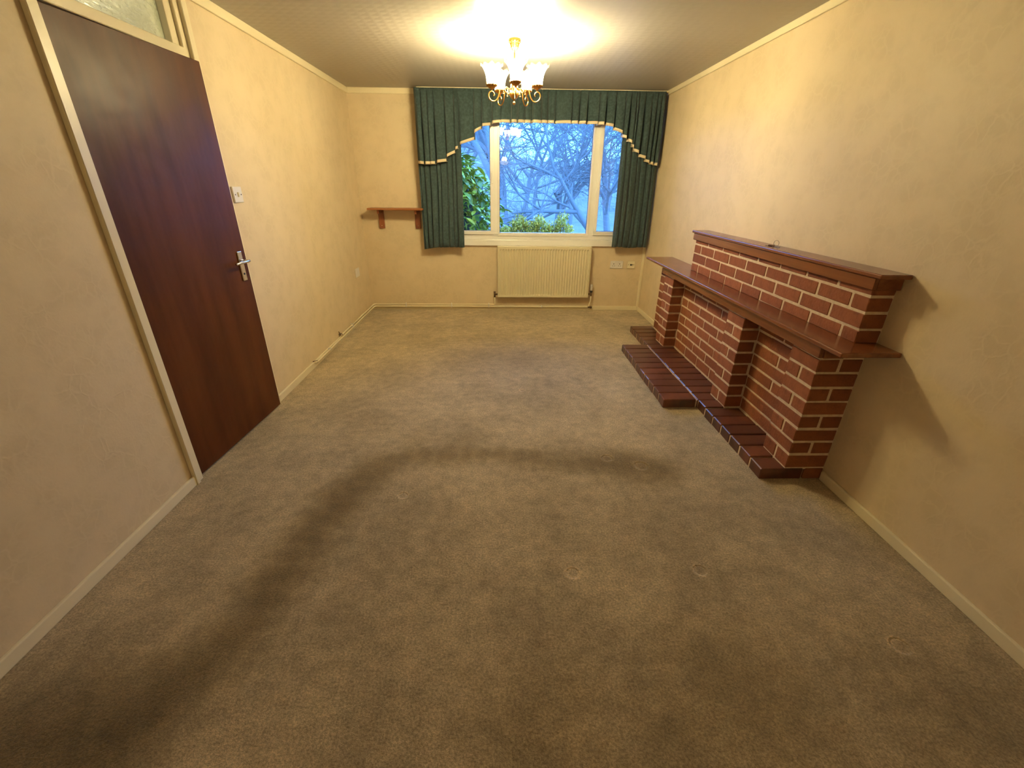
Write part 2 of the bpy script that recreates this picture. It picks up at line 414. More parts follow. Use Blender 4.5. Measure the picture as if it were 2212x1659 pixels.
struct(obj('wall_window', bm, M_['wallpaper']), 'cream wallpapered wall with the window')


def skirting(name, x0, x1, y0, y1, axis):
    return struct(obj(name, B(x0, x1, y0, y1, 0, .052, bevel=.004, seg=2), M_['paint']))


skirting('baseboard_left', 0, .016, YB, 1.872, 'y'); skirting('baseboard_left.001', 0, .016, 2.81, RD, 'y')
skirting('baseboard_back', .016, RW - .016, RD - .016, RD, 'x')
skirting('baseboard_right', RW - .016, RW, YB, 1.88, 'y'); skirting('baseboard_right.001', RW - .016, RW, 4.47, RD, 'y')
# flat battens where the walls meet the ceiling
struct(obj('trim_1', B(0, .014, YB, RD, RH - .052, RH, bevel=.003), M_['paint']))
struct(obj('trim_2', B(RW - .014, RW, YB, RD, RH - .042, RH, bevel=.003), M_['paint']))
struct(obj('trim_3', B(.014, RW - .014, RD - .014, RD, RH - .052, RH, bevel=.003), M_['paint']))
struct(obj('trim_4', B(RW - .030, RW, RD - .030, RD, .052, 1.2, bevel=.004), M_['paint']), 'narrow cream strip up the right corner')

# ------------------------------------------------------------------ door, frame, fanlight
fr = empty('trim_5', (0, 0, 0)); struct(fr, 'cream painted door frame with fanlight opening')
obj('jamb', B(-T, .012, DY0, 1.928, 0, RH, bevel=.003), M_['paint'], fr)
obj('jamb', B(-T, .004, 2.715, DY1, 0, RH - .052, bevel=.003), M_['paint'], fr)
obj('architrave', B(0, .022, 1.868, 1.894, 0, RH - .052, bevel=.003), M_['paint'], fr)
obj('architrave', B(0, .022, 2.755, 2.80, 0, RH - .052, bevel=.003), M_['paint'], fr)
obj('transom_rail', B(-T, .008, 1.928, 2.715, 1.992, 2.036, bevel=.003), M_['paint'], fr)
obj('glazing_bead', B(-.07, -.01, 2.66, 2.715, 2.036, RH - .052, bevel=.002), M_['paint'], fr)
obj('glazing_bead', B(-.07, -.01, 1.928, 1.95, 2.036, RH - .052, bevel=.002), M_['paint'], fr)
obj('head_rail', B(-T, .012, 1.928, 2.715, RH - .055, RH, bevel=.003), M_['paint'], fr)
wn = struct(empty('window_2', (0, 0, 0)), 'fanlight of hammered glass above the door')
obj('pane', B(-.046, -.040, 1.95, 2.66, 2.036, RH - .055), M_['hammered'], wn)
# the door is pushed almost shut: hinged on the near side, free edge a little proud of the wall
dr = struct(empty('door_1', (-.004, 1.932, 0)), 'dark mahogany flush door with lever handle, barely ajar')
dr.rotation_euler = (0, 0, -math.atan2(.044, .812))
DW = .828
obj('door_slab', B(-.040, 0, 0, DW, .012, 1.988, bevel=.0025, seg=2), M_['door'], dr)
pl = obj('handle_plate', B(0, .008, DW - .083, DW - .043, .885, 1.055, bevel=.003, seg=2), M_['chrome'], dr); pl['label'] = 'satin metal lever handle on a long plate'
bm = bmesh.new(); tube(bm, [(.004, DW - .063, 1.0), (.048, DW - .063, 1.0)], .010, 12); obj('spindle', bm, M_['chrome'], pl, True)
bm = bmesh.new(); tube(bm, smoothpath([(.046, DW - .050, 1.0), (.050, DW - .085, 1.001), (.049, DW - .13, 1.0), (.044, DW - .172, .997)]), .0095, 12, r1=.007); obj('lever', bm, M_['chrome'], pl, True)
bm = bmesh.new(); tube(bm, [(.006, DW - .063, .925), (.0095, DW - .063, .925)], .006, 10); obj('keyhole', bm, M_['darkslot'], pl)
for z in (.25, 1.0, 1.75):
    bm = bmesh.new(); tube(bm, [(.003, -.004, z - .045), (.003, -.004, z + .045)], .005, 8); obj('hinge', bm, M_['copper'], dr, True)
# hall behind the fanlight
bm = bmesh.new(); box(bm, -1.4, -1.3, .6, 4.2, 0, RH); box(bm, -1.3, -T, .5, .6, 0, RH); box(bm, -1.3, -T, 4.2, 4.3, 0, RH)
struct(obj('wall_hall', bm, M_['plaster'])); struct(obj('ceiling_hall', B(-1.4, -T, .5, 4.3, RH, RH + .12), M_['plaster'])); struct(obj('floor_hall', B(-1.4, -T, .5, 4.3, -.12, 0), M_['carpet']))
lamp('hall_lamp_light', (-.7, 2.6, 2.05), 22, .05, (1, .93, .78))

# ------------------------------------------------------------------ window
FY0, FY1 = RD - .002, RD + .062                     # frame depth
wd = struct(empty('window_1', (0, 0, 0)), 'white three-light window with casement handles')
bm = bmesh.new()
box(bm, WX0, WX1, FY0, FY1, .842, .915, bevel=.004); box(bm, WX0, WX1, FY0, FY1, WZ1 - .06, WZ1, bevel=.004)
box(bm, WX0, WX0 + .06, FY0, FY1, .915, WZ1 - .06, bevel=.004); box(bm, WX1 - .06, WX1, FY0, FY1, .915, WZ1 - .06, bevel=.004)
obj('window_frame', bm, M_['upvc'], wd)
ML, MR = (1.508, 1.556), (2.612, 2.668)
obj('mullion', B(ML[0] - .004, ML[1] + .002, FY0, FY1, .915, WZ1 - .06, bevel=.004), M_['upvc'], wd)
obj('mullion', B(MR[0] - .004, MR[1] + .002, FY0, FY1, .915, WZ1 - .06, bevel=.004), M_['upvc'], wd)
GY = RD + .034


def sash(x0, x1, z0, z1, wdt, dy, hx=None):
    bm = bmesh.new()
    a, b = RD - .018 + dy, RD + .05
    box(bm, x0, x1, a, b, z0, z0 + wdt, bevel=.003); box(bm, x0, x1, a, b, z1 - wdt, z1, bevel=.003)
    box(bm, x0, x0 + wdt, a, b, z0 + wdt, z1 - wdt, bevel=.003); box(bm, x1 - wdt, x1, a, b, z0 + wdt, z1 - wdt, bevel=.003)
    s = obj('sash', bm, M_['upvc'], wd)
    obj('pane', B(x0 + wdt - .008, x1 - wdt + .008, GY - .002, GY + .002, z0 + wdt - .008, z1 - wdt + .008), M_['glass'], s)
    bm = bmesh.new(); g = .004; xi0, xi1, zi0, zi1 = x0 + wdt, x1 - wdt, z0 + wdt, z1 - wdt
    for q in ((xi0 - g, xi0 + g, zi0, zi1), (xi1 - g, xi1 + g, zi0, zi1), (xi0, xi1, zi0 - g, zi0 + g), (xi0, xi1, zi1 - g, zi1 + g)):
        box(bm, q[0], q[1], GY - .006, GY - .0025, q[2], q[3])
    obj('seal', bm, M_['seal'], s)
    if hx is not None:
        bm = bmesh.new(); box(bm, hx - .013, hx + .013, a - .012, a, 1.50, 1.57, bevel=.004, seg=2)
        box(bm, hx - .009, hx + .009, a - .036, a - .018, 1.44, 1.545, bevel=.005, seg=2); box(bm, hx - .008, hx + .008, a - .03, a - .005, 1.525, 1.545, bevel=.003)
        obj('handle', bm, M_['upvc'], s)


sash(WX0 + .02, 1.512, .895, WZ1 - .04, .040, 0, 1.494)
sash(1.552, 2.616, .878, WZ1 - .04, .024, .008)
sash(2.664, WX1 - .02, .895, WZ1 - .04, .042, 0, 2.690)
bm = bmesh.new(); box(bm, WX0 - .02, WX1 + .03, RD - .03, RD + .05, .772, .842, bevel=.006, seg=2)
obj('window_sill', bm, M_['upvc'], wd)

# ------------------------------------------------------------------ curtains and pelmet
random.seed(3)


def drape(name, x0, x1, ztop, zbot, ybase, amp, nf, seed, botfn=None):
    rnd = random.Random(seed); bm = bmesh.new()
    ph = [rnd.uniform(0, 6.28) for _ in range(4)]
    NX, NZ = nf * 18, 26
    rows = []
    for j in range(NZ + 1):
        t = j / NZ; row = []
        for i in range(NX + 1):
            u = i / NX
            s = u + .018 * math.sin(2 * PI * u * 3 + ph[0]) + .012 * math.sin(2 * PI * u * 5 + ph[1])
            a = amp * (.55 + .45 * t) * (.8 + .35 * math.sin(u * 9 + ph[2]))
            fold = abs(math.sin(PI * nf * s)) ** .42
            y = ybase + a * 1.2 - 2.4 * a * fold - .008 * math.sin(7 * u + 5 * t + ph[3])
            x = x0 + (x1 - x0) * u + .006 * math.cos(2 * PI * nf * s) + (0.008 * math.sin(6 * t + ph[1]) * (1 - abs(2 * u - 1)))
            zb = zbot(u) if callable(zbot) else zbot
            row.append(bm.verts.new((x, y, ztop + (zb - ztop) * t)))
        rows.append(row)
    for a, b in zip(rows, rows[1:]):
        for i in range(NX): bm.faces.new((a[i], a[i + 1], b[i + 1], b[i]))
    o = obj(name, bm, M_['curtain'], None, True)
    s = o.modifiers.new('thick', 'SOLIDIFY'); s.thickness = .003
    return o


c1 = drape('curtain', .705, 1.168, 2.24, lambda u: .735 + .028 * min(1, u * 3) , 5.262, .034, 8, 5)
tag(c1, 'left teal curtain hanging beside the small wooden wall shelf', 'curtain', 'teal window curtains')
c2 = drape('curtain', 2.882, 3.296, 2.24, lambda u: .775 + .006 * math.sin(9 * u), 5.262, .034, 7, 11)
tag(c2, 'right teal curtain hanging in the corner near the fireplace', 'curtain', 'teal window curtains')

# pelmet: knife pleats at the places seen, arched lower edge
PX = [.725 + (q - 85) * .001495 for q in (85, 122, 165, 205, 280, 345, 372, 480, 535, 600, 665, 735, 780, 830, 880, 945, 990, 1040, 1150, 1205, 1260, 1340, 1390, 1452, 1520, 1555, 1592, 1612, 1652, 1700, 1738, 1765, 1790)]
BOT = [(.715, 1.628), (.776, 1.617), (.894, 1.622), (1.014, 1.657), (1.091, 1.737), (1.196, 1.803), (1.315, 1.885), (1.38, 1.960), (1.49, 1.990), (1.56, 2.010), (1.72, 2.012), (2.153, 2.010), (2.559, 2.008),
       (2.70, 2.000), (2.79, 1.965), (2.87, 1.905), (2.95, 1.85), (3.02, 1.77), (3.10, 1.705), (3.186, 1.65), (3.30, 1.622)]


def interp(tab, x):
    if x <= tab[0][0]: return tab[0][1]
    for (a, b), (c, d) in zip(tab, tab[1:]):
        if x <= c: return b + (d - b) * (x - a) / (c - a)
    return tab[-1][1]


def pelmet_pt(i, f, t):
    """i pleat index, f 0..1 across the pleat, t 0 top .. 1 bottom -> point"""
    x0, x1 = PX[i], PX[i + 1]; wd_ = x1 - x0
    x = x0 + wd_ * f
    open_ = min(1, max(0, (t - .06) / .5)); open_ = open_ ** .8
    dep = (.016 + .026 * (i * 37 % 10) / 10) * open_
    sgn = 1 if (x < 2.1) else -1
    g = f if sgn > 0 else 1 - f
    y = 5.205 - dep * (1 - g ** 1.6) - .010 * math.sin(PI * g) * open_
    e_ = min(f, 1 - f) * wd_
    y += .045 * open_ * max(0, 1 - e_ / .010)
    y += .0015 * math.sin(x * 260) * (1 - open_)                       # fine gathers of the heading
    xm = x0 + wd_ * .5
    xb = x * .45 + xm * .55                                         # hem steps from pleat to pleat
    zb = interp(BOT, xb)
    z = 2.302 + (zb - 2.302) * t
    x += (1.7 - x) * .004 * t
    return Vector((x + .006 * open_ * math.sin(i * 2.3), y, z))


bm = bmesh.new(); rows = []
NZ = 24; NF = 7
cols = []
for i in range(len(PX) - 1):
    fs_ = [0, .010 / (PX[i + 1] - PX[i])]
    fs_ = [0, fs_[1]] + [q / NF for q in range(1, NF) if fs_[1] * 1.2 < q / NF < 1 - fs_[1] * 1.2] + [1 - fs_[1], 1]
    cols += [(i, f) for f in fs_]
# returns to the wall at both ends
grid = []
for (i, f) in cols: grid.append([pelmet_pt(i, f, j / NZ) for j in range(NZ + 1)])
lret = [[Vector((g.x - .012 - .004 * j / NZ, RD - .006 - (RD - .006 - 5.20) * kk / 4, g.z + .004)) for j, g in enumerate(grid[0])] for kk in range(4)]
grid = lret + grid
V = [[bm.verts.new(p) for p in c] for c in grid]
for a, b in zip(V, V[1:]):
    for j in range(NZ): bm.faces.new((a[j], b[j], b[j + 1], a[j + 1]))
pm = obj('pelmet', bm, M_['curtain'], None, True)
s = pm.modifiers.new('thick', 'SOLIDIFY'); s.thickness = .0025
tag(pm, 'gathered teal pelmet with arched lower edge across the window top', 'pelmet')
bm = bmesh.new()
for seq in (grid,):
    A, Bt = [], []
    for c in seq:
        p = c[-1]; q = c[-2]
        d = (p - q).normalized()
        A.append(bm.verts.new(p - d * .024 + Vector((-.001, -.003, 0)))); Bt.append(bm.verts.new(p + d * .004 + Vector((-.001, -.003, 0))))
    for k in range(len(A) - 1): bm.faces.new((A[k], A[k + 1], Bt[k + 1], Bt[k]))
tb = obj('hem_band', bm, M_['trimcloth'], pm, True); tb['label'] = 'cream satin band along the hem'
s = tb.modifiers.new('thick', 'SOLIDIFY'); s.thickness = .002
bm = bmesh.new(); box(bm, .74, 3.305, 5.235, RD - .002, 2.296, 2.314); obj('pelmet_board', bm, M_['paint'], pm)

# ------------------------------------------------------------------ radiator, pipes, sockets
rd = tag(empty('radiator', (0, 0, 0)), 'cream ribbed panel radiator under the window', 'radiator')
x0, x1, z0, z1, yf = 1.555, 2.655, .178, .768, 5.272
bm = bmesh.new()
N = 34; prof = [(x0, yf + .008), (x0 + .012, yf)]
xa, xb = x0 + .02, x1 - .02
for k in range(N):
    p = xa + (xb - xa) * k / N; wv = (xb - xa) / N
    prof += [(p + wv * .04, yf), (p + wv * .30, yf + .014), (p + wv * .55, yf + .014), (p + wv * .81, yf)]
prof += [(x1 - .012, yf), (x1, yf + .008)]
zs = [(z0, 0), (z0 + .020, 0), (z0 + .034, 1), (z1 - .040, 1), (z1 - .024, 0), (z1, 0)]
rows = [[bm.verts.new((px, yf + (py - yf) * (f if abs(py - yf - .014) < 1e-6 else 1), z)) for px, py in prof] for z, f in zs]
for a, b in zip(rows, rows[1:]):
    for k in range(len(prof) - 1): bm.faces.new((a[k], a[k + 1], b[k + 1], b[k]))
obj('panel', bm, M_['radiator'], rd)
obj('back_panel', B(x0 + .004, x1 - .004, yf + .018, yf + .026, z0 + .006, z1 - .004), M_['radiator'], rd)
bm = bmesh.new(); box(bm, x0 - .004, x1 + .004, yf - .002, yf + .060, z1 - .006, z1 + .006, bevel=.004, seg=2)
obj('top_grille', bm, M_['radiator'], rd)
bm = bmesh.new(); bm.free()
for q in (x0, x1): obj('side_panel', B(q - .004, q + .004, yf, yf + .055, z0, z1 - .006, bevel=.002), M_['radiator'], rd)
for q in (x0 + .15, x1 - .18): obj('wall_bracket', B(q, q + .03, yf + .028, RD - .001, .3, .6), M_['radiator'], rd)
yv = 5.306
v1 = tag(empty('radiator_valve', (0, 0, 0)), 'white thermostatic radiator valve at the right end of the radiator', 'valve')
bm = bmesh.new(); tube(bm, [(2.70, yv, .255), (2.70, yv, .275), (2.70, yv, .325), (2.70, yv, .33)], .015, 16); obj('valve_head', bm, M_['plastic'], v1, True)
bm = bmesh.new(); tube(bm, [(2.70, yv, .235), (2.70, yv, .256)], .016, 14); obj('collar', bm, M_['darkslot'], v1, True)
bm = bmesh.new(); tube(bm, [(2.70, yv, .190), (2.70, yv, .236)], .011, 12); tube(bm, [(2.66, yv, .212), (2.70, yv, .212)], .010, 12); obj('valve_body', bm, M_['copper'], v1, True)
v2 = tag(empty('lockshield_valve', (0, 0, 0)), 'tarnished lockshield valve at the left end of the radiator', 'valve')
bm = bmesh.new(); tube(bm, [(1.515, yv, .17), (1.515, yv, .23)], .011, 12); tube(bm, [(1.515, yv, .205), (1.552, yv, .205)], .010, 12); obj('valve_body', bm, M_['copper'], v2, True)
bm = bmesh.new(); tube(bm, [(1.515, yv, .228), (1.515, yv, .238)], .014, 12); obj('cap', bm, M_['copper'], v2, True)
py = 5.325
p1 = tag(empty('heating_pipe', (0, 0, 0)), 'upper cream heating pipe, ending at the left end of the radiator', 'pipe', 'cream heating pipes')
bm = bmesh.new(); tube(bm, [(1.515, yv, .172), (1.515, yv, .095), (1.512, yv + .004, .080), (1.497, yv + .014, .074), (1.46, py, .074), (.8, py, .074), (.055, py, .074), (.036, py - .01, .074), (.030, py - .035, .074), (.030, 4.9, .074), (.030, 4.14, .074), (.022, 4.125, .074), (.001, 4.12, .074)], .0078, 10); obj('tube', bm, M_['paint'], p1, True)
bm = bmesh.new(); tube(bm, [(.028, 4.135, .074), (.005, 4.12, .074)], .0105, 10); tube(bm, [(.02, 4.12, .074), (.01, 4.10, .11)], .004, 6); obj('elbow', bm, M_['copper'], p1, True)
p2 = tag(empty('heating_pipe', (0, 0, 0)), 'lower cream heating pipe, running on to the right end of the radiator', 'pipe', 'cream heating pipes')
bm = bmesh.new(); tube(bm, [(2.70, yv, .19), (2.70, yv, .125), (2.692, yv + .004, .095), (2.69, py, .062), (2.68, py, .050), (2.66, py, .047), (1.5, py, .047), (.06, py, .047), (.040, py - .012, .047), (.034, py - .04, .047), (.034, 4.5, .047), (.034, 3.48, .047), (.026, 3.46, .047), (.001, 3.455, .047)], .0078, 10); obj('tube', bm, M_['paint'], p2, True)
bm = bmesh.new(); tube(bm, [(2.676, py, .047), (2.715, py, .047)], .011, 10); tube(bm, [(2.715, py, .030), (2.715, py, .052)], .013, 10); obj('drain_cock', bm, M_['copper'], p2, True)
bm = bmesh.new(); tube(bm, [(.031, 3.478, .047), (.002, 3.455, .047)], .0105, 10); obj('elbow', bm, M_['copper'], p2, True)
for xx in (.42, .98, 1.44, 2.1):
    bm = bmesh.new(); box(bm, xx - .006, xx + .006, py - .012, RD - .015, .036, .088 if xx < 1.45 else .06, bevel=.002); obj('pipe_clip', bm, M_['plastic'], p2)
for yy in (4.45, 3.78):
    bm = bmesh.new(); box(bm, .0155, .044, yy - .006, yy + .006, .036, .088 if yy > 4.2 else .06, bevel=.002); obj('pipe_clip', bm, M_['plastic'], p2)
obj('joint_cover', B(.98, 1.0, RD - .022, RD - .014, .001, .05), M_['paint'], p2)

sk = tag(empty('double_socket', (2.99, RD, .56)), 'white double power socket low on the window wall', 'socket')
obj('plate', B(-.076, .076, -.011, 0, -.044, .044, bevel=.003, seg=2), M_['plastic'], sk)
for sx_ in (-.036, .036):
    bm = bmesh.new(); box(bm, sx_ - .004, sx_ + .004, -.0125, -.010, .004, .016); box(bm, sx_ - .015, sx_ - .008, -.0125, -.010, -.016, -.010); box(bm, sx_ + .008, sx_ + .015, -.0125, -.010, -.016, -.010)
    obj('pin_slots', bm, M_['darkslot'], sk)
    obj('rocker', B(sx_ * .45 - .006, sx_ * .45 + .006, -.015, -.010, .014, .032, bevel=.001), M_['plastic'], sk)
s2 = tag(empty('aerial_socket', (3.167, RD, .56)), 'cream aerial socket right of the double power socket', 'socket')
obj('plate', B(-.045, .045, -.011, 0, -.044, .044, bevel=.003, seg=2), M_['creamplastic'], s2)
bm = bmesh.new(); tube(bm, [(-.004, -.010, 0), (-.004, -.016, 0)], .010, 12); obj('outlet', bm, M_['darkslot'], s2)
for q in (-.033, .033):
    bm = bmesh.new(); tube(bm, [(q, -.010, 0), (q, -.0125, 0)], .004, 8); obj('screw', bm, M_['copper'], s2)
obj('label_mark', B(.010, .022, -.0125, -.010, -.004, .004), M_['copper'], s2)
s3 = tag(empty('blanking_plate', (0, 4.925, .528)), 'plain white blank plate low on the left wall near the corner', 'wall plate')
obj('plate', B(0, .010, -.062, .062, -.045, .045, bevel=.003, seg=2), M_['plastic'], s3)
s4 = tag(empty('light_switch', (0, 2.888, 1.358)), 'white single light switch beside the door', 'light switch')
obj('plate', B(0, .012, -.047, .047, -.044, .044, bevel=.003, seg=2), M_['plastic'], s4)
obj('rocker', B(.010, .018, -.007, .007, -.013, .013, bevel=.002), M_['creamplastic'], s4)
for q in (-.032, .032):
    bm = bmesh.new(); tube(bm, [(.011, q, 0), (.0135, q, 0)], .004, 8); obj('screw', bm, M_['copper'], s4)

# ------------------------------------------------------------------ small wall shelf
sh = tag(empty('wall_shelf', (0, 0, 0)), 'small varnished wooden wall shelf left of the curtain', 'shelf')
obj('board', B(.118, .728, 5.175, RD - .001, 1.158, 1.178, bevel=.006, seg=3), M_['shelfwood'], sh)
for xx in (.226, .640):
    bm = bmesh.new(); box(bm, xx - .031, xx + .031, RD - .020, RD, .955, 1.158, bevel=.002); obj('bracket', bm, M_['bracket'], sh)
    bm = bmesh.new(); box(bm, xx - .012, xx + .012, 5.215, RD - .019, 1.118, 1.158, bevel=.002); obj('support_arm', bm, M_['bracket'], sh)
    bm = bmesh.new(); tube(bm, [(xx, RD - .022, .985), (xx, RD - .018, .985)], .005, 8); obj('screw', bm, M_['chrome'], sh)

# ------------------------------------------------------------------ fireplace
random.seed(21)
fp = tag(empty('fireplace', (RW, 3.1, 0)), 'red brick fireplace with stepped hearth and two varnished wood mantels', 'fireplace')
FO = Vector((RW, 3.1, 0))
_bc = {}


def brick_mesh(sx_, sy_, sz_, hearth):
    key = (round(sx_, 3), round(sy_, 3), round(sz_, 3), hearth)
    if key not in _bc:
        L = []
        for v in range(3):
            bm = B(-sx_ / 2, sx_ / 2, -sy_ / 2, sy_ / 2, -sz_ / 2, sz_ / 2, bevel=.004 if not hearth else .005, seg=1)
            for q in bm.verts: q.co += Vector([random.uniform(-.0011, .0011) for _ in range(3)])
            bmesh.ops.recalc_face_normals(bm, faces=bm.faces[:])
            me = bpy.data.meshes.new('brick'); bm.to_mesh(me); bm.free(); me.materials.append(M_['tile'] if hearth else M_['brick']); L.append(me)
        _bc[key] = L
    return random.choice(_bc[key])


def brick(x0, x1, y0, y1, z0, z1, hearth=False, dz=0):
    o = bpy.data.objects.new('brick', brick_mesh(x1 - x0, y1 - y0, z1 - z0, hearth)); C.objects.link(o); o.parent = fp
    o.location = Vector(((x0 + x1) / 2, (y0 + y1) / 2, (z0 + z1) / 2 + dz)) - FO + Vector([random.uniform(-.0012, .0012) for _ in range(3)])
    o.rotation_euler = (random.uniform(-.003, .003), random.uniform(-.003, .003), random.uniform(-.004, .004))
    return o


XF, XR = 3.100, 3.206                               # pier face, recess face
Z0, CH, J = .070, .0773, .012
NY, FYE = 1.887, 4.41
ztop = .762


def cz_(k):
    return Z0 + CH * k + (J if k else .003), min(Z0 + CH * (k + 1), ztop)


W2 = .213                                            # pier width along the wall
for k in range(9):
    a, b = cz_(k)
    for (py0, full) in ((NY, True), (2.585, False), (3.803, False)):
        xb_ = RW - .003 if full else XF + W2
        hx = (XF + xb_) / 2; hy = py0 + W2 / 2
        if k % 2 == 1:      # two stretchers running along the wall
            brick(XF, hx - J / 2, py0, py0 + W2, a, b); brick(hx + J / 2, xb_, py0, py0 + W2, a, b)
        else:               # two bricks running into the wall, headers on the face
            brick(XF, xb_, py0, hy - J / 2, a, b); brick(XF, xb_, hy + J / 2, py0 + W2, a, b)
    # recessed wall behind, niche by niche
    def run(y0, y1, joints):
        e = [y0] + [j for j in joints if y0 + .02 < j < y1 - .02] + [y1]
        for p, q in zip(e, e[1:]):
            brick(XR, XR + .1025, p + (J / 2 if p != y0 else 0), q - (J / 2 if q != y1 else 0), a, b)
    n1 = [2.447, 2.207] if k % 2 == 0 else [2.327]
    if k == 1: n1 = [2.497, 2.334]
    run(NY + W2 + .008, 2.585 - .008, n1)
    off = 3.563 if k % 2 == 0 else 3.675
    run(2.585 + W2 + .008, 3.803 - .008, sorted(off - .2435 * q for q in range(-1, 4)))
    run(3.803 + W2 + .008, FYE, [4.17] if k % 2 == 0 else [4.29])
# upper chimney-breast stack
UY0, UY1 = 1.852, 3.738
rows_u = [(.785, .843), (.853, .920), (.930, .993), (1.003, 1.040)]
jA = [1.953, 2.186, 2.427, 2.662, 2.900, 3.137, 3.380, 3.610]; jB = [2.061, 2.297, 2.537, 2.778, 3.015, 3.251, 3.496]
for r, (a, b) in enumerate(rows_u):
    e = [UY0] + (jA if r % 2 == 0 else jB) + [UY1]
    for p, q in zip(e, e[1:]):
        brick(XR, RW - .003, p + (J / 2 if p != UY0 else 0), q - (J / 2 if q != UY1 else 0), a, b)
# hearth: one course of bricks laid across, a second row in front of the wide niche
HP = .1172
for k in range(22):
    y0 = NY - .002 + HP * k
    brick(2.975, XR - .003, y0, y0 + HP - .008, 0.0, .066, True, dz=random.uniform(-.002, .004) if k < 7 else random.uniform(-.001, .0015))
for k in range(7, 17):
    y0 = NY - .002 + HP * k
    brick(2.734, 2.965, y0, y0 + HP - .008, 0.0, .066, True, dz=random.uniform(-.001, .001))
brick(XR + .008, RW - .003, NY - .002, NY + .1, 0, .066, False)
# mortar bodies, a few millimetres behind the brick faces
bm = bmesh.new(); g = .003
for (y0, full) in ((NY, True), (2.585, False), (3.803, False)):
    box(bm, XF + g, RW - .001 if full else XR + .05, y0 + g, y0 + W2 - g, .06, ztop - .002)
box(bm, XR + g, RW - .002, NY + W2 * .6, FYE - g, .001, ztop - .002)
box(bm, XR + g, RW - .001, UY0 + g, UY1 - g, .786, 1.045)
box(bm, 2.975 + g, XR, NY + g, NY + 22 * HP - .014, .001, .058); box(bm, 2.734 + g, 2.99, NY + 7 * HP + g, NY + 17 * HP - .014, .001, .058)
bm.verts.ensure_lookup_table()
mo = obj('mortar', bm, M_['mortar'], fp); mo.location = -FO
# smeared bed of mortar on top of the near pier under the mantel


def fpart(name, bm, m, smooth=False, label=None):
    o = obj(name, bm, m, fp, smooth); o.location = -FO
    if label: o['label'] = label
    return o


fpart('mantel_shelf', B(3.046, RW - .001, 1.712, 4.455, .764, .786, bevel=.006, seg=3), M_['mantel'], label='long lower mantel board')
fpart('mantel_fascia', B(3.078, 3.098, 1.872, 4.04, .702, .764, bevel=.003), M_['mantel'])
fpart('mantel_fascia_end', B(3.098, RW - .12, 1.868, 1.884, .702, .764, bevel=.002), M_['mantel'])
fpart('upper_mantel_shelf', B(3.176, RW - .001, 1.800, 3.770, 1.082, 1.102, bevel=.005, seg=3), M_['mantel'], label='shorter upper mantel board')
fpart('upper_mantel_fascia', B(3.186, 3.204, 1.832, 3.752, 1.030, 1.082, bevel=.003), M_['mantel'])
fpart('upper_mantel_fascia_end', B(3.204, RW - .004, 1.832, 1.850, 1.030, 1.082, bevel=.002), M_['mantel'])
fpart('upper_mantel_fascia_end', B(3.204, RW - .004, 3.740, 3.752, 1.030, 1.082, bevel=.002), M_['mantel'])

# ------------------------------------------------------------------ bunch of keys on the upper mantel
ky = tag(empty('key_bunch', (3.262, 2.72, 1.102), .4), 'bunch of keys with a ring and dark fob lying on the upper mantel', 'keys')
bm = bmesh.new(); R_ = .017
tube(bm, [(0, R_ * math.cos(a), R_ + .002 + R_ * math.sin(a)) for a in [2 * PI * k / 24 for k in range(25)]], .0012, 6, cap=False); obj('key_ring', bm, M_['key'], ky, True)
for a, L in ((.3, .055), (-.5, .05), (2.7, .06)):
    bm = bmesh.new()
    tube(bm, [(0, 0, -.0011), (0, 0, .0011)], .012, 16); box(bm, .008, L, -.0035, .0035, -.001, .001)
    for q in (.7, .8, .9): box(bm, L * q - .002, L * q + .002, .003, .0065, -.001, .001)
    k = obj('key', bm, M_['key'], ky); k.location = (.004 * math.cos(a), .004 * math.sin(a) + .006, .0025); k.rotation_euler = (.1, 0, a + PI / 2)
bm = bmesh.new(); box(bm, -.011, .011, 0, .034, .001, .008, bevel=.003, seg=2); k = obj('key_fob', bm, M_['leather'], ky); k.rotation_euler = (0, 0, .2); k.location = (-.002, .008, 0)

# ------------------------------------------------------------------ chandelier
CX, CY = 1.683, 3.628
ch = tag(empty('chandelier', (CX, CY, RH)), 'lit brass chandelier with five frilled glass tulip shades', 'chandelier')
D = -RH


def cpart(name, bm, m, smooth=True, parent=ch, rz=0):
    o = obj(name, bm, m, parent, smooth); o.rotation_euler = (0, 0, rz); return o


bm = lathe(bmesh.new(), [(.0, 0), (.040, -.001), (.0425, -.008), (.038, -.016), (.033, -.026), (.027, -.045), (.020, -.058), (.012, -.065), (.008, -.072), (.0, -.074)], 28)
cpart('ceiling_rose', bm, M_['brass'])
bm = bmesh.new()
for ring, (r, z, q) in enumerate(((.0375, -.020, .0055), (.0305, -.036, .0035), (.0245, -.050, .0045))):
    for k in range(10):
        a = 2 * PI * (k + .5 * (ring % 2)) / 10
        c = Vector((r * math.cos(a), r * math.sin(a), z)); bmesh.ops.create_icosphere(bm, subdivisions=1, radius=q, matrix=Matrix.Translation(c))
cpart('rose_studs', bm, M_['brass'])
bm = bmesh.new(); tube(bm, [(0, 0, -.070), (0, 0, -.27)], .0042, 10); cpart('stem', bm, M_['brass'])
bm = lathe(bmesh.new(), [(.0, -.215), (.006, -.218), (.011, -.228), (.007, -.236), (.012, -.244), (.022, -.252), (.026, -.262), (.020, -.272), (.013, -.280), (.018, -.288), (.030, -.297), (.033, -.312), (.030, -.326), (.022, -.338), (.010, -.346), (.006, -.352), (.0045, -.357), (.009, -.361), (.011, -.368), (.008, -.375), (.0, -.379)], 24)
cpart('central_body', bm, M_['brass'])
bm = bmesh.new()
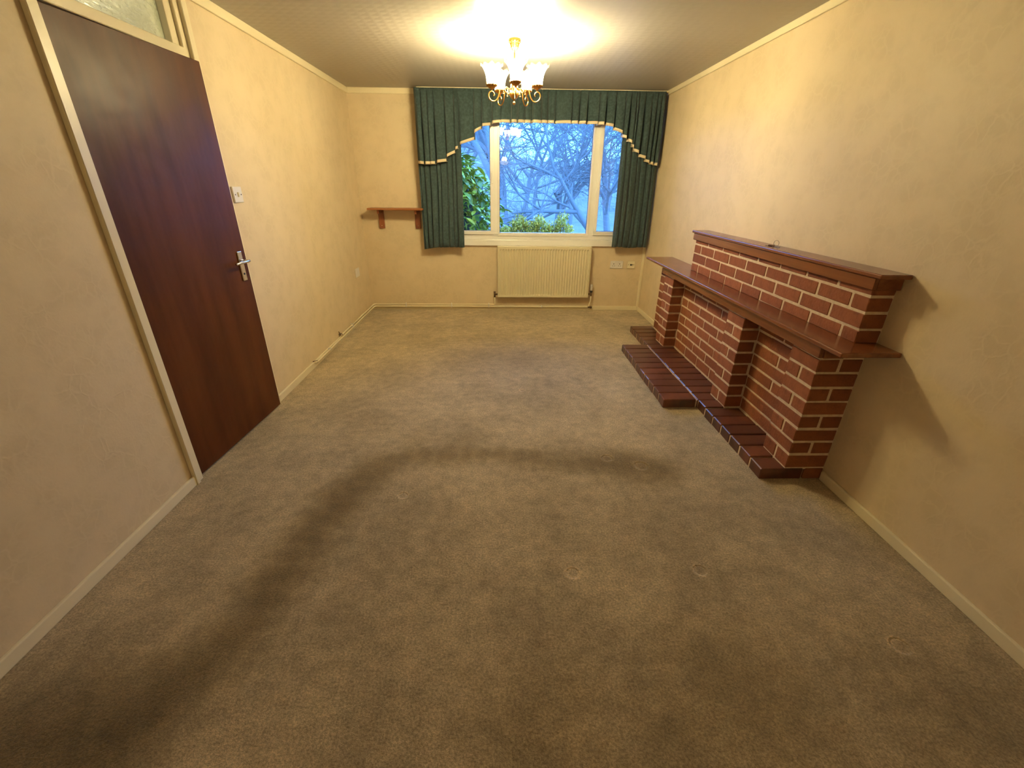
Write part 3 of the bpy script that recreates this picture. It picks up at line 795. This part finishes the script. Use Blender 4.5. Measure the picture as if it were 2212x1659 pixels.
for k in range(10):
    a = 2 * PI * k / 10; tube(bm, [(.017 * math.cos(a), .017 * math.sin(a), -.255), (.024 * math.cos(a), .024 * math.sin(a), -.275), (.024 * math.cos(a), .024 * math.sin(a), -.288)], .0035, 6)
cpart('crown', bm, M_['brass'])
ZB = 2.052 - RH                                     # top of each cup
AR = .165
arm_pts = [(.066, -.292), (.058, -.283), (.049, -.290), (.046, -.304), (.056, -.316), (.068, -.308), (.074, -.290), (.082, -.277), (.096, -.278), (.106, -.294), (.112, -.320), (.122, -.350), (.140, -.369), (.163, -.372), (.182, -.360), (.189, -.340), (.182, -.322), (.168, -.315), (.154, -.320), (.148, -.333), (.153, -.342)]
ARM = [(r, 0, z + .008) for r, z in arm_pts]


def frill(r, z, a, i):
    f = max(0, (i - 5) / 5) ** 1.5
    return r * (1 + .055 * f * math.cos(10 * a)), z + .008 * f * math.cos(10 * a) - (.004 * f * abs(math.sin(5 * a)))


arm_me = bulb_me = shade_me = cup_me = col_me = None
for k in range(5):
    ang = math.radians(-90 + 1.5 + 72 * k)
    if k == 0:
        bm = bmesh.new(); tube(bm, smoothpath(ARM, 5), .0042, 8); tube(bm, [(.02, 0, -.285), (.048, 0, -.283)], .004, 8)
        tube(bm, [(.078, 0, -.30), (.078, 0, -.312)], .002, 6); bmesh.ops.create_icosphere(bm, subdivisions=2, radius=.006, matrix=Matrix.Translation((.078, 0, -.318)))
        a0 = cpart('arm', bm, M_['brass']); arm_me = a0.data
        bm = lathe(bmesh.new(), [(0, -.034), (.006, -.033), (.007, -.026), (.020, -.022), (.030, -.014), (.034, -.004), (.036, 0), (.033, .002), (.030, -.004)], 24)
        c0 = cpart('cup', bm, M_['brass']); cup_me = c0.data
        bm = bmesh.new()
        for q in range(12):
            a = 2 * PI * q / 12; tube(bm, [(.0345 * math.cos(a), .0345 * math.sin(a), -.012), (.037 * math.cos(a), .037 * math.sin(a), .008)], .0035, 6)
        g0 = cpart('gallery', bm, M_['brass'], parent=c0); col_me = g0.data
        bm = lathe(bmesh.new(), [(.030, .000), (.0335, .008), (.0355, .022), (.0375, .040), (.0415, .058), (.0475, .074), (.0545, .088), (.0625, .099), (.0695, .107), (.0745, .111), (.0775, .112)], 60, wob=frill)
        h0 = cpart('shade', bm, M_['shade']); shade_me = h0.data
        bm = bmesh.new(); bmesh.ops.create_uvsphere(bm, u_segments=14, v_segments=10, radius=.014, matrix=Matrix.Translation((0, 0, .045)) @ Matrix.Diagonal((1, 1, 1.6, 1)))
        b0 = cpart('bulb', bm, M_['bulb'], parent=h0); bulb_me = b0.data
        objs = (a0, c0, h0)
    else:
        a1 = a0.copy(); c1_ = c0.copy(); h1 = h0.copy(); b1 = b0.copy(); g1 = g0.copy()
        for o in (a1, c1_, h1, b1, g1): C.objects.link(o)
        a1.parent = c1_.parent = h1.parent = ch; b1.parent = h1; g1.parent = c1_
        objs = (a1, c1_, h1)
    objs[0].rotation_euler = (0, 0, ang)
    for o in objs[1:]:
        o.location = (AR * math.cos(ang), AR * math.sin(ang), ZB); o.rotation_euler = (0, 0, ang)
    lamp('chandelier_lamp_light', (CX + AR * math.cos(ang), CY + AR * math.sin(ang), RH + ZB + .060), SHADE_W, .035)

# opal bowl lamp in the part of the room behind the camera (mirrored in the window pane)
bl = tag(empty('bowl_pendant', (1.69, -2.35, 0)), 'lit opal glass bowl pendant hanging behind the camera', 'ceiling lamp')
bm = lathe(bmesh.new(), [(.002, 1.90), (.05, 1.905), (.085, 1.925), (.108, 1.955), (.118, 1.995), (.112, 1.998), (.10, 1.96), (.07, 1.93), (.002, 1.915)], 28); obj('bowl', bm, M_['bowl'], bl, True)
bm = bmesh.new(); tube(bm, [(0, 0, 1.91), (0, 0, RH - .02)], .006, 8)
for k in range(3):
    a = k * 2.094; tube(bm, [(.112 * math.cos(a), .112 * math.sin(a), 1.995), (0, 0, 2.15)], .002, 6)
obj('rod', bm, M_['brass'], bl, True)
bm = lathe(bmesh.new(), [(0, RH), (.05, RH), (.045, RH - .02), (0, RH - .025)], 20); obj('ceiling_rose', bm, M_['brass'], bl, True)
lamp('bowl_pendant_light', (1.69, -2.35, 2.03), 26, .07)

# ------------------------------------------------------------------ garden outside
gm = bmesh.new(); gr = []
for j in range(41):
    y = RD + .3 + 110 * (j / 40) ** 1.5; row = []
    for i in range(41):
        x = -45 + 100 * i / 40
        row.append(gm.verts.new((x, y, -.6 + max(0, y - 22) * .075 + max(0, min(1, (y - 20) / 10)) * (.55 * math.sin(x * .33 + y * .1) + .35 * math.sin(x * .81 + 2)))))
    gr.append(row)
for a, b in zip(gr, gr[1:]):
    for i in range(40): gm.faces.new((a[i], a[i + 1], b[i + 1], b[i]))
struct(obj('ground', gm, M_['ground'], None, True), 'pale misty ground beyond the window')


def leaf_mesh(L, wv, m, fold=.25):
    bm = bmesh.new(); n = 6; mid = []; lf = []; rt = []
    for i in range(n + 1):
        t = i / n; ww = wv * math.sin(PI * min(1, t * .92 + .04)) ** .8 * (1 if i < n else 0); z = -.18 * L * t * t
        mid.append(bm.verts.new((0, L * t, z))); lf.append(bm.verts.new((-ww, L * t, z + fold * ww))); rt.append(bm.verts.new((ww, L * t, z + fold * ww)))
    for i in range(n):
        bm.faces.new((mid[i], mid[i + 1], lf[i + 1], lf[i])); bm.faces.new((mid[i], rt[i], rt[i + 1], mid[i + 1]))
    me = bpy.data.meshes.new('leaf'); bm.to_mesh(me); bm.free(); me.materials.append(m)
    me.polygons.foreach_set('use_smooth', [True] * len(me.polygons)); return me


rnd = random.Random(5)
LC = Vector((.72, 6.95, .60))
lb = tag(empty('laurel_bush', LC), 'glossy green laurel bush outside the left window light', 'bush')
lms = [leaf_mesh(.15, .030, M_['laurel']), leaf_mesh(.13, .028, M_['laurel'], .1), leaf_mesh(.18, .032, M_['laurel'], .4)]


def env(z):      # right-hand outline of the bush: half width against height
    return interp([(-1.2, .95), (.2, 1.00), (.45, .90), (.7, .72), (.95, .60), (1.1, .50), (1.25, .30)], z)


for k in range(290):
    z = rnd.uniform(.05, 1.2); rad = env(z)
    a = rnd.uniform(-PI * .98, PI * .15) if k % 5 else rnd.uniform(-1.2, .3)
    rr = rad * rnd.uniform(.88, 1.04)
    o = bpy.data.objects.new('leaf', rnd.choice(lms)); C.objects.link(o); o.parent = lb
    o.location = (rr * math.cos(a), rr * math.sin(a) * .85, z)
    o.rotation_euler = (rnd.uniform(-1.0, .5), rnd.uniform(-.5, .5), a - PI / 2 + rnd.uniform(-1.3, 1.3))
bm = bmesh.new()
for k in range(4500):
    z = rnd.uniform(-.6, 1.22); rad = env(z) * rnd.uniform(.55, .93); a = rnd.uniform(-PI, PI)
    c = Vector((rad * math.cos(a), rad * math.sin(a) * .85, z))
    R = Matrix.Translation(c) @ Matrix.Rotation(a + rnd.uniform(-1.5, 1.5), 4, 'Z') @ Matrix.Rotation(rnd.uniform(-1.2, .9), 4, 'X')
    q = [R @ Vector(v) for v in ((0, 0, 0), (.026, .06, .004), (0, .13, -.02), (-.026, .06, .004))]
    bm.faces.new([bm.verts.new(v) for v in q])
fo = obj('inner_foliage', bm, M_['laurel'], lb); fo['kind'] = 'stuff'
bm = bmesh.new()
for k in range(14):
    a = k * .45; h = rnd.uniform(.5, 1.0)
    tube(bm, smoothpath([(0, 0, -1.2), (.15 * math.cos(a), .15 * math.sin(a), -.4), (.45 * math.cos(a), .4 * math.sin(a), h * .7)], 4), .018, 5, r1=.006)
bmesh.ops.create_icosphere(bm, subdivisions=3, radius=1, matrix=Matrix.Translation((0, 0, .1)) @ Matrix.Diagonal((.62, .5, .85, 1)))  # not stem wood: core ball, its near-black colour paints shade behind the leaves
obj('stem', bm, M_['gapshade'], lb)

rnd = random.Random(9)


def small_shrub(loc, tips, label):
    sb = tag(empty('shrub', loc), label, 'bush', 'yellow-green shrubs under the window')
    bm = bmesh.new(); bs = bmesh.new()
    for (tx, tz) in tips:
        for r in range(3):
            p0 = Vector((tx * .3, 0, -.5)); p1 = Vector((tx * .8 + rnd.uniform(-.06, .06), rnd.uniform(-.12, .12), tz * .5)); p2 = Vector((tx + rnd.uniform(-.07, .07), rnd.uniform(-.15, .15), tz + rnd.uniform(-.06, .01)))
            P = smoothpath([p0, p1, p2], 6); tube(bs, P, .006, 5, r1=.002)
            for q in P[3:]:
                for _ in range(16):
                    c = q + Vector([rnd.uniform(-.045, .045) for _ in range(3)])
                    R = Matrix.Translation(c) @ Matrix.Rotation(rnd.uniform(0, 6.3), 4, 'Z') @ Matrix.Rotation(rnd.uniform(-1.2, 1.4), 4, 'X')
                    s_ = rnd.uniform(.7, 1.3)
                    qq = [R @ (Vector(v) * s_) for v in ((0, 0, 0), (.010, .018, .002), (0, .038, -.004), (-.010, .018, .002))]
                    bm.faces.new([bm.verts.new(v) for v in qq])
    f = obj('foliage', bm, M_['shrub'], sb); f['kind'] = 'stuff'
    obj('stem', bs, M_['bark'], sb)


small_shrub((1.88, 6.6, .55), [(-.22, .30), (-.14, .34), (-.05, .42), (.0, .48), (.05, .44), (.10, .38)], 'leftmost yellow-green shrub below the window, against the laurel')
small_shrub((2.16, 6.6, .55), [(-.10, .40), (-.04, .44), (.02, .42), (.08, .36), (.12, .30)], 'middle yellow-green shrub below the window')
small_shrub((2.45, 6.6, .55), [(-.12, .32), (-.04, .40), (.02, .50), (.10, .33)], 'rightmost yellow-green shrub below the window, its tallest sprig apart')


def tree(loc, h, seed, m, label, lean=(0, 0), depth=6, r0=.09, spread=.55, gp='bare trees beyond the window'):
    rn = random.Random(seed)
    t = tag(empty('bare_tree', loc), label, 'tree', gp)
    bt = bmesh.new(); bb = bmesh.new()

    def grow(p, d, L, r, lv, bmx):
        pts = [p]; q = p; dd = d.copy()
        for _ in range(4):
            dd = (dd + Vector((rn.uniform(-.18, .18), rn.uniform(-.18, .18), rn.uniform(-.08, .12)))).normalized()
            q = q + dd * L / 4; pts.append(q)
        tube(bmx, pts, r, 5 if lv < 3 else 3, r1=r * .66, cap=False)
        if lv >= depth: return
        nb = 3 if lv else 5
        for k in range(nb):
            ax = dd.orthogonal().normalized(); ax = Matrix.Rotation(rn.uniform(0, 6.28), 3, dd) @ ax
            nd = (Matrix.Rotation(rn.uniform(.25, spread + .35), 3, ax) @ dd).normalized()
            i = rn.choice([2, 3, 4, 4]) if k else 4
            grow(pts[i], nd, L * rn.uniform(.62, .86), r * .56, lv + 1, bb)
    grow(Vector((0, 0, 0)), Vector((lean[0], lean[1], 1)).normalized(), h * .36, r0, 0, bt)
    obj('trunk', bt, m, t, True); obj('branches', bb, m, t, True)


tree((4.35, 11.5, -.6), 4.6, 1, M_['bark'], 'bare tree with a leaning trunk seen through the right window light', (-.35, .0), 7, .11, .6)
tree((2.05, 9.2, -.6), 3.2, 2, M_['bark'], 'slender dark sapling behind the middle of the window', (.05, 0), 5, .018, .5)
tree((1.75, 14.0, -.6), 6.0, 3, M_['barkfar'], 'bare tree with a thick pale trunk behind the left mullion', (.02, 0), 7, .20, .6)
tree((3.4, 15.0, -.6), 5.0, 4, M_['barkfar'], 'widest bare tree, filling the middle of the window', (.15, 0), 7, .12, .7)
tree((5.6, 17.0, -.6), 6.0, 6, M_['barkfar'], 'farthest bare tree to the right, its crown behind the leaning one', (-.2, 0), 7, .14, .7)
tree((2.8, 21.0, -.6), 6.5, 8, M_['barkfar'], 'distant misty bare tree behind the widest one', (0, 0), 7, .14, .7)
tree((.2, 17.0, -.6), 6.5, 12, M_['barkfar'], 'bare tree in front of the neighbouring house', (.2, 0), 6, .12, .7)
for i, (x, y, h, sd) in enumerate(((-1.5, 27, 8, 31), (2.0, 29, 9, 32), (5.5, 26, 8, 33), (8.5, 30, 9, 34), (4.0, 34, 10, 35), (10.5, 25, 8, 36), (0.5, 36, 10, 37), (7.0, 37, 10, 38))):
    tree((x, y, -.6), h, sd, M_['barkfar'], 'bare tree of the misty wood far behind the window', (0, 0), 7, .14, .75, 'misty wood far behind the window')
hs = tag(empty('house', (-1.8, 24, -.6)), 'neighbouring house in the mist behind the laurel', 'house')
obj('wall', B(-4, 3.0, 0, 6, 0, 2.9), M_['render'], hs)
bm = bmesh.new(); v = [bm.verts.new(p) for p in ((-4.3, -.3, 2.8), (3.3, -.3, 2.8), (3.3, 6.3, 2.8), (-4.3, 6.3, 2.8), (-3, 3, 5.2), (2.2, 3, 5.2))]
for f in ((0, 1, 5, 4), (1, 2, 5), (2, 3, 4, 5), (3, 0, 4), (0, 3, 2, 1)): bm.faces.new([v[i] for i in f])
obj('roof', bm, M_['rooftile'], hs)
for xx in (-2.4, -.2, 1.6):
    f = obj('window', B(xx, xx + 1.0, -.04, .02, 1.2, 2.2), M_['upvc'], hs); obj('pane', B(xx + .08, xx + .92, -.05, -.03, 1.28, 2.12), M_['seal'], f)
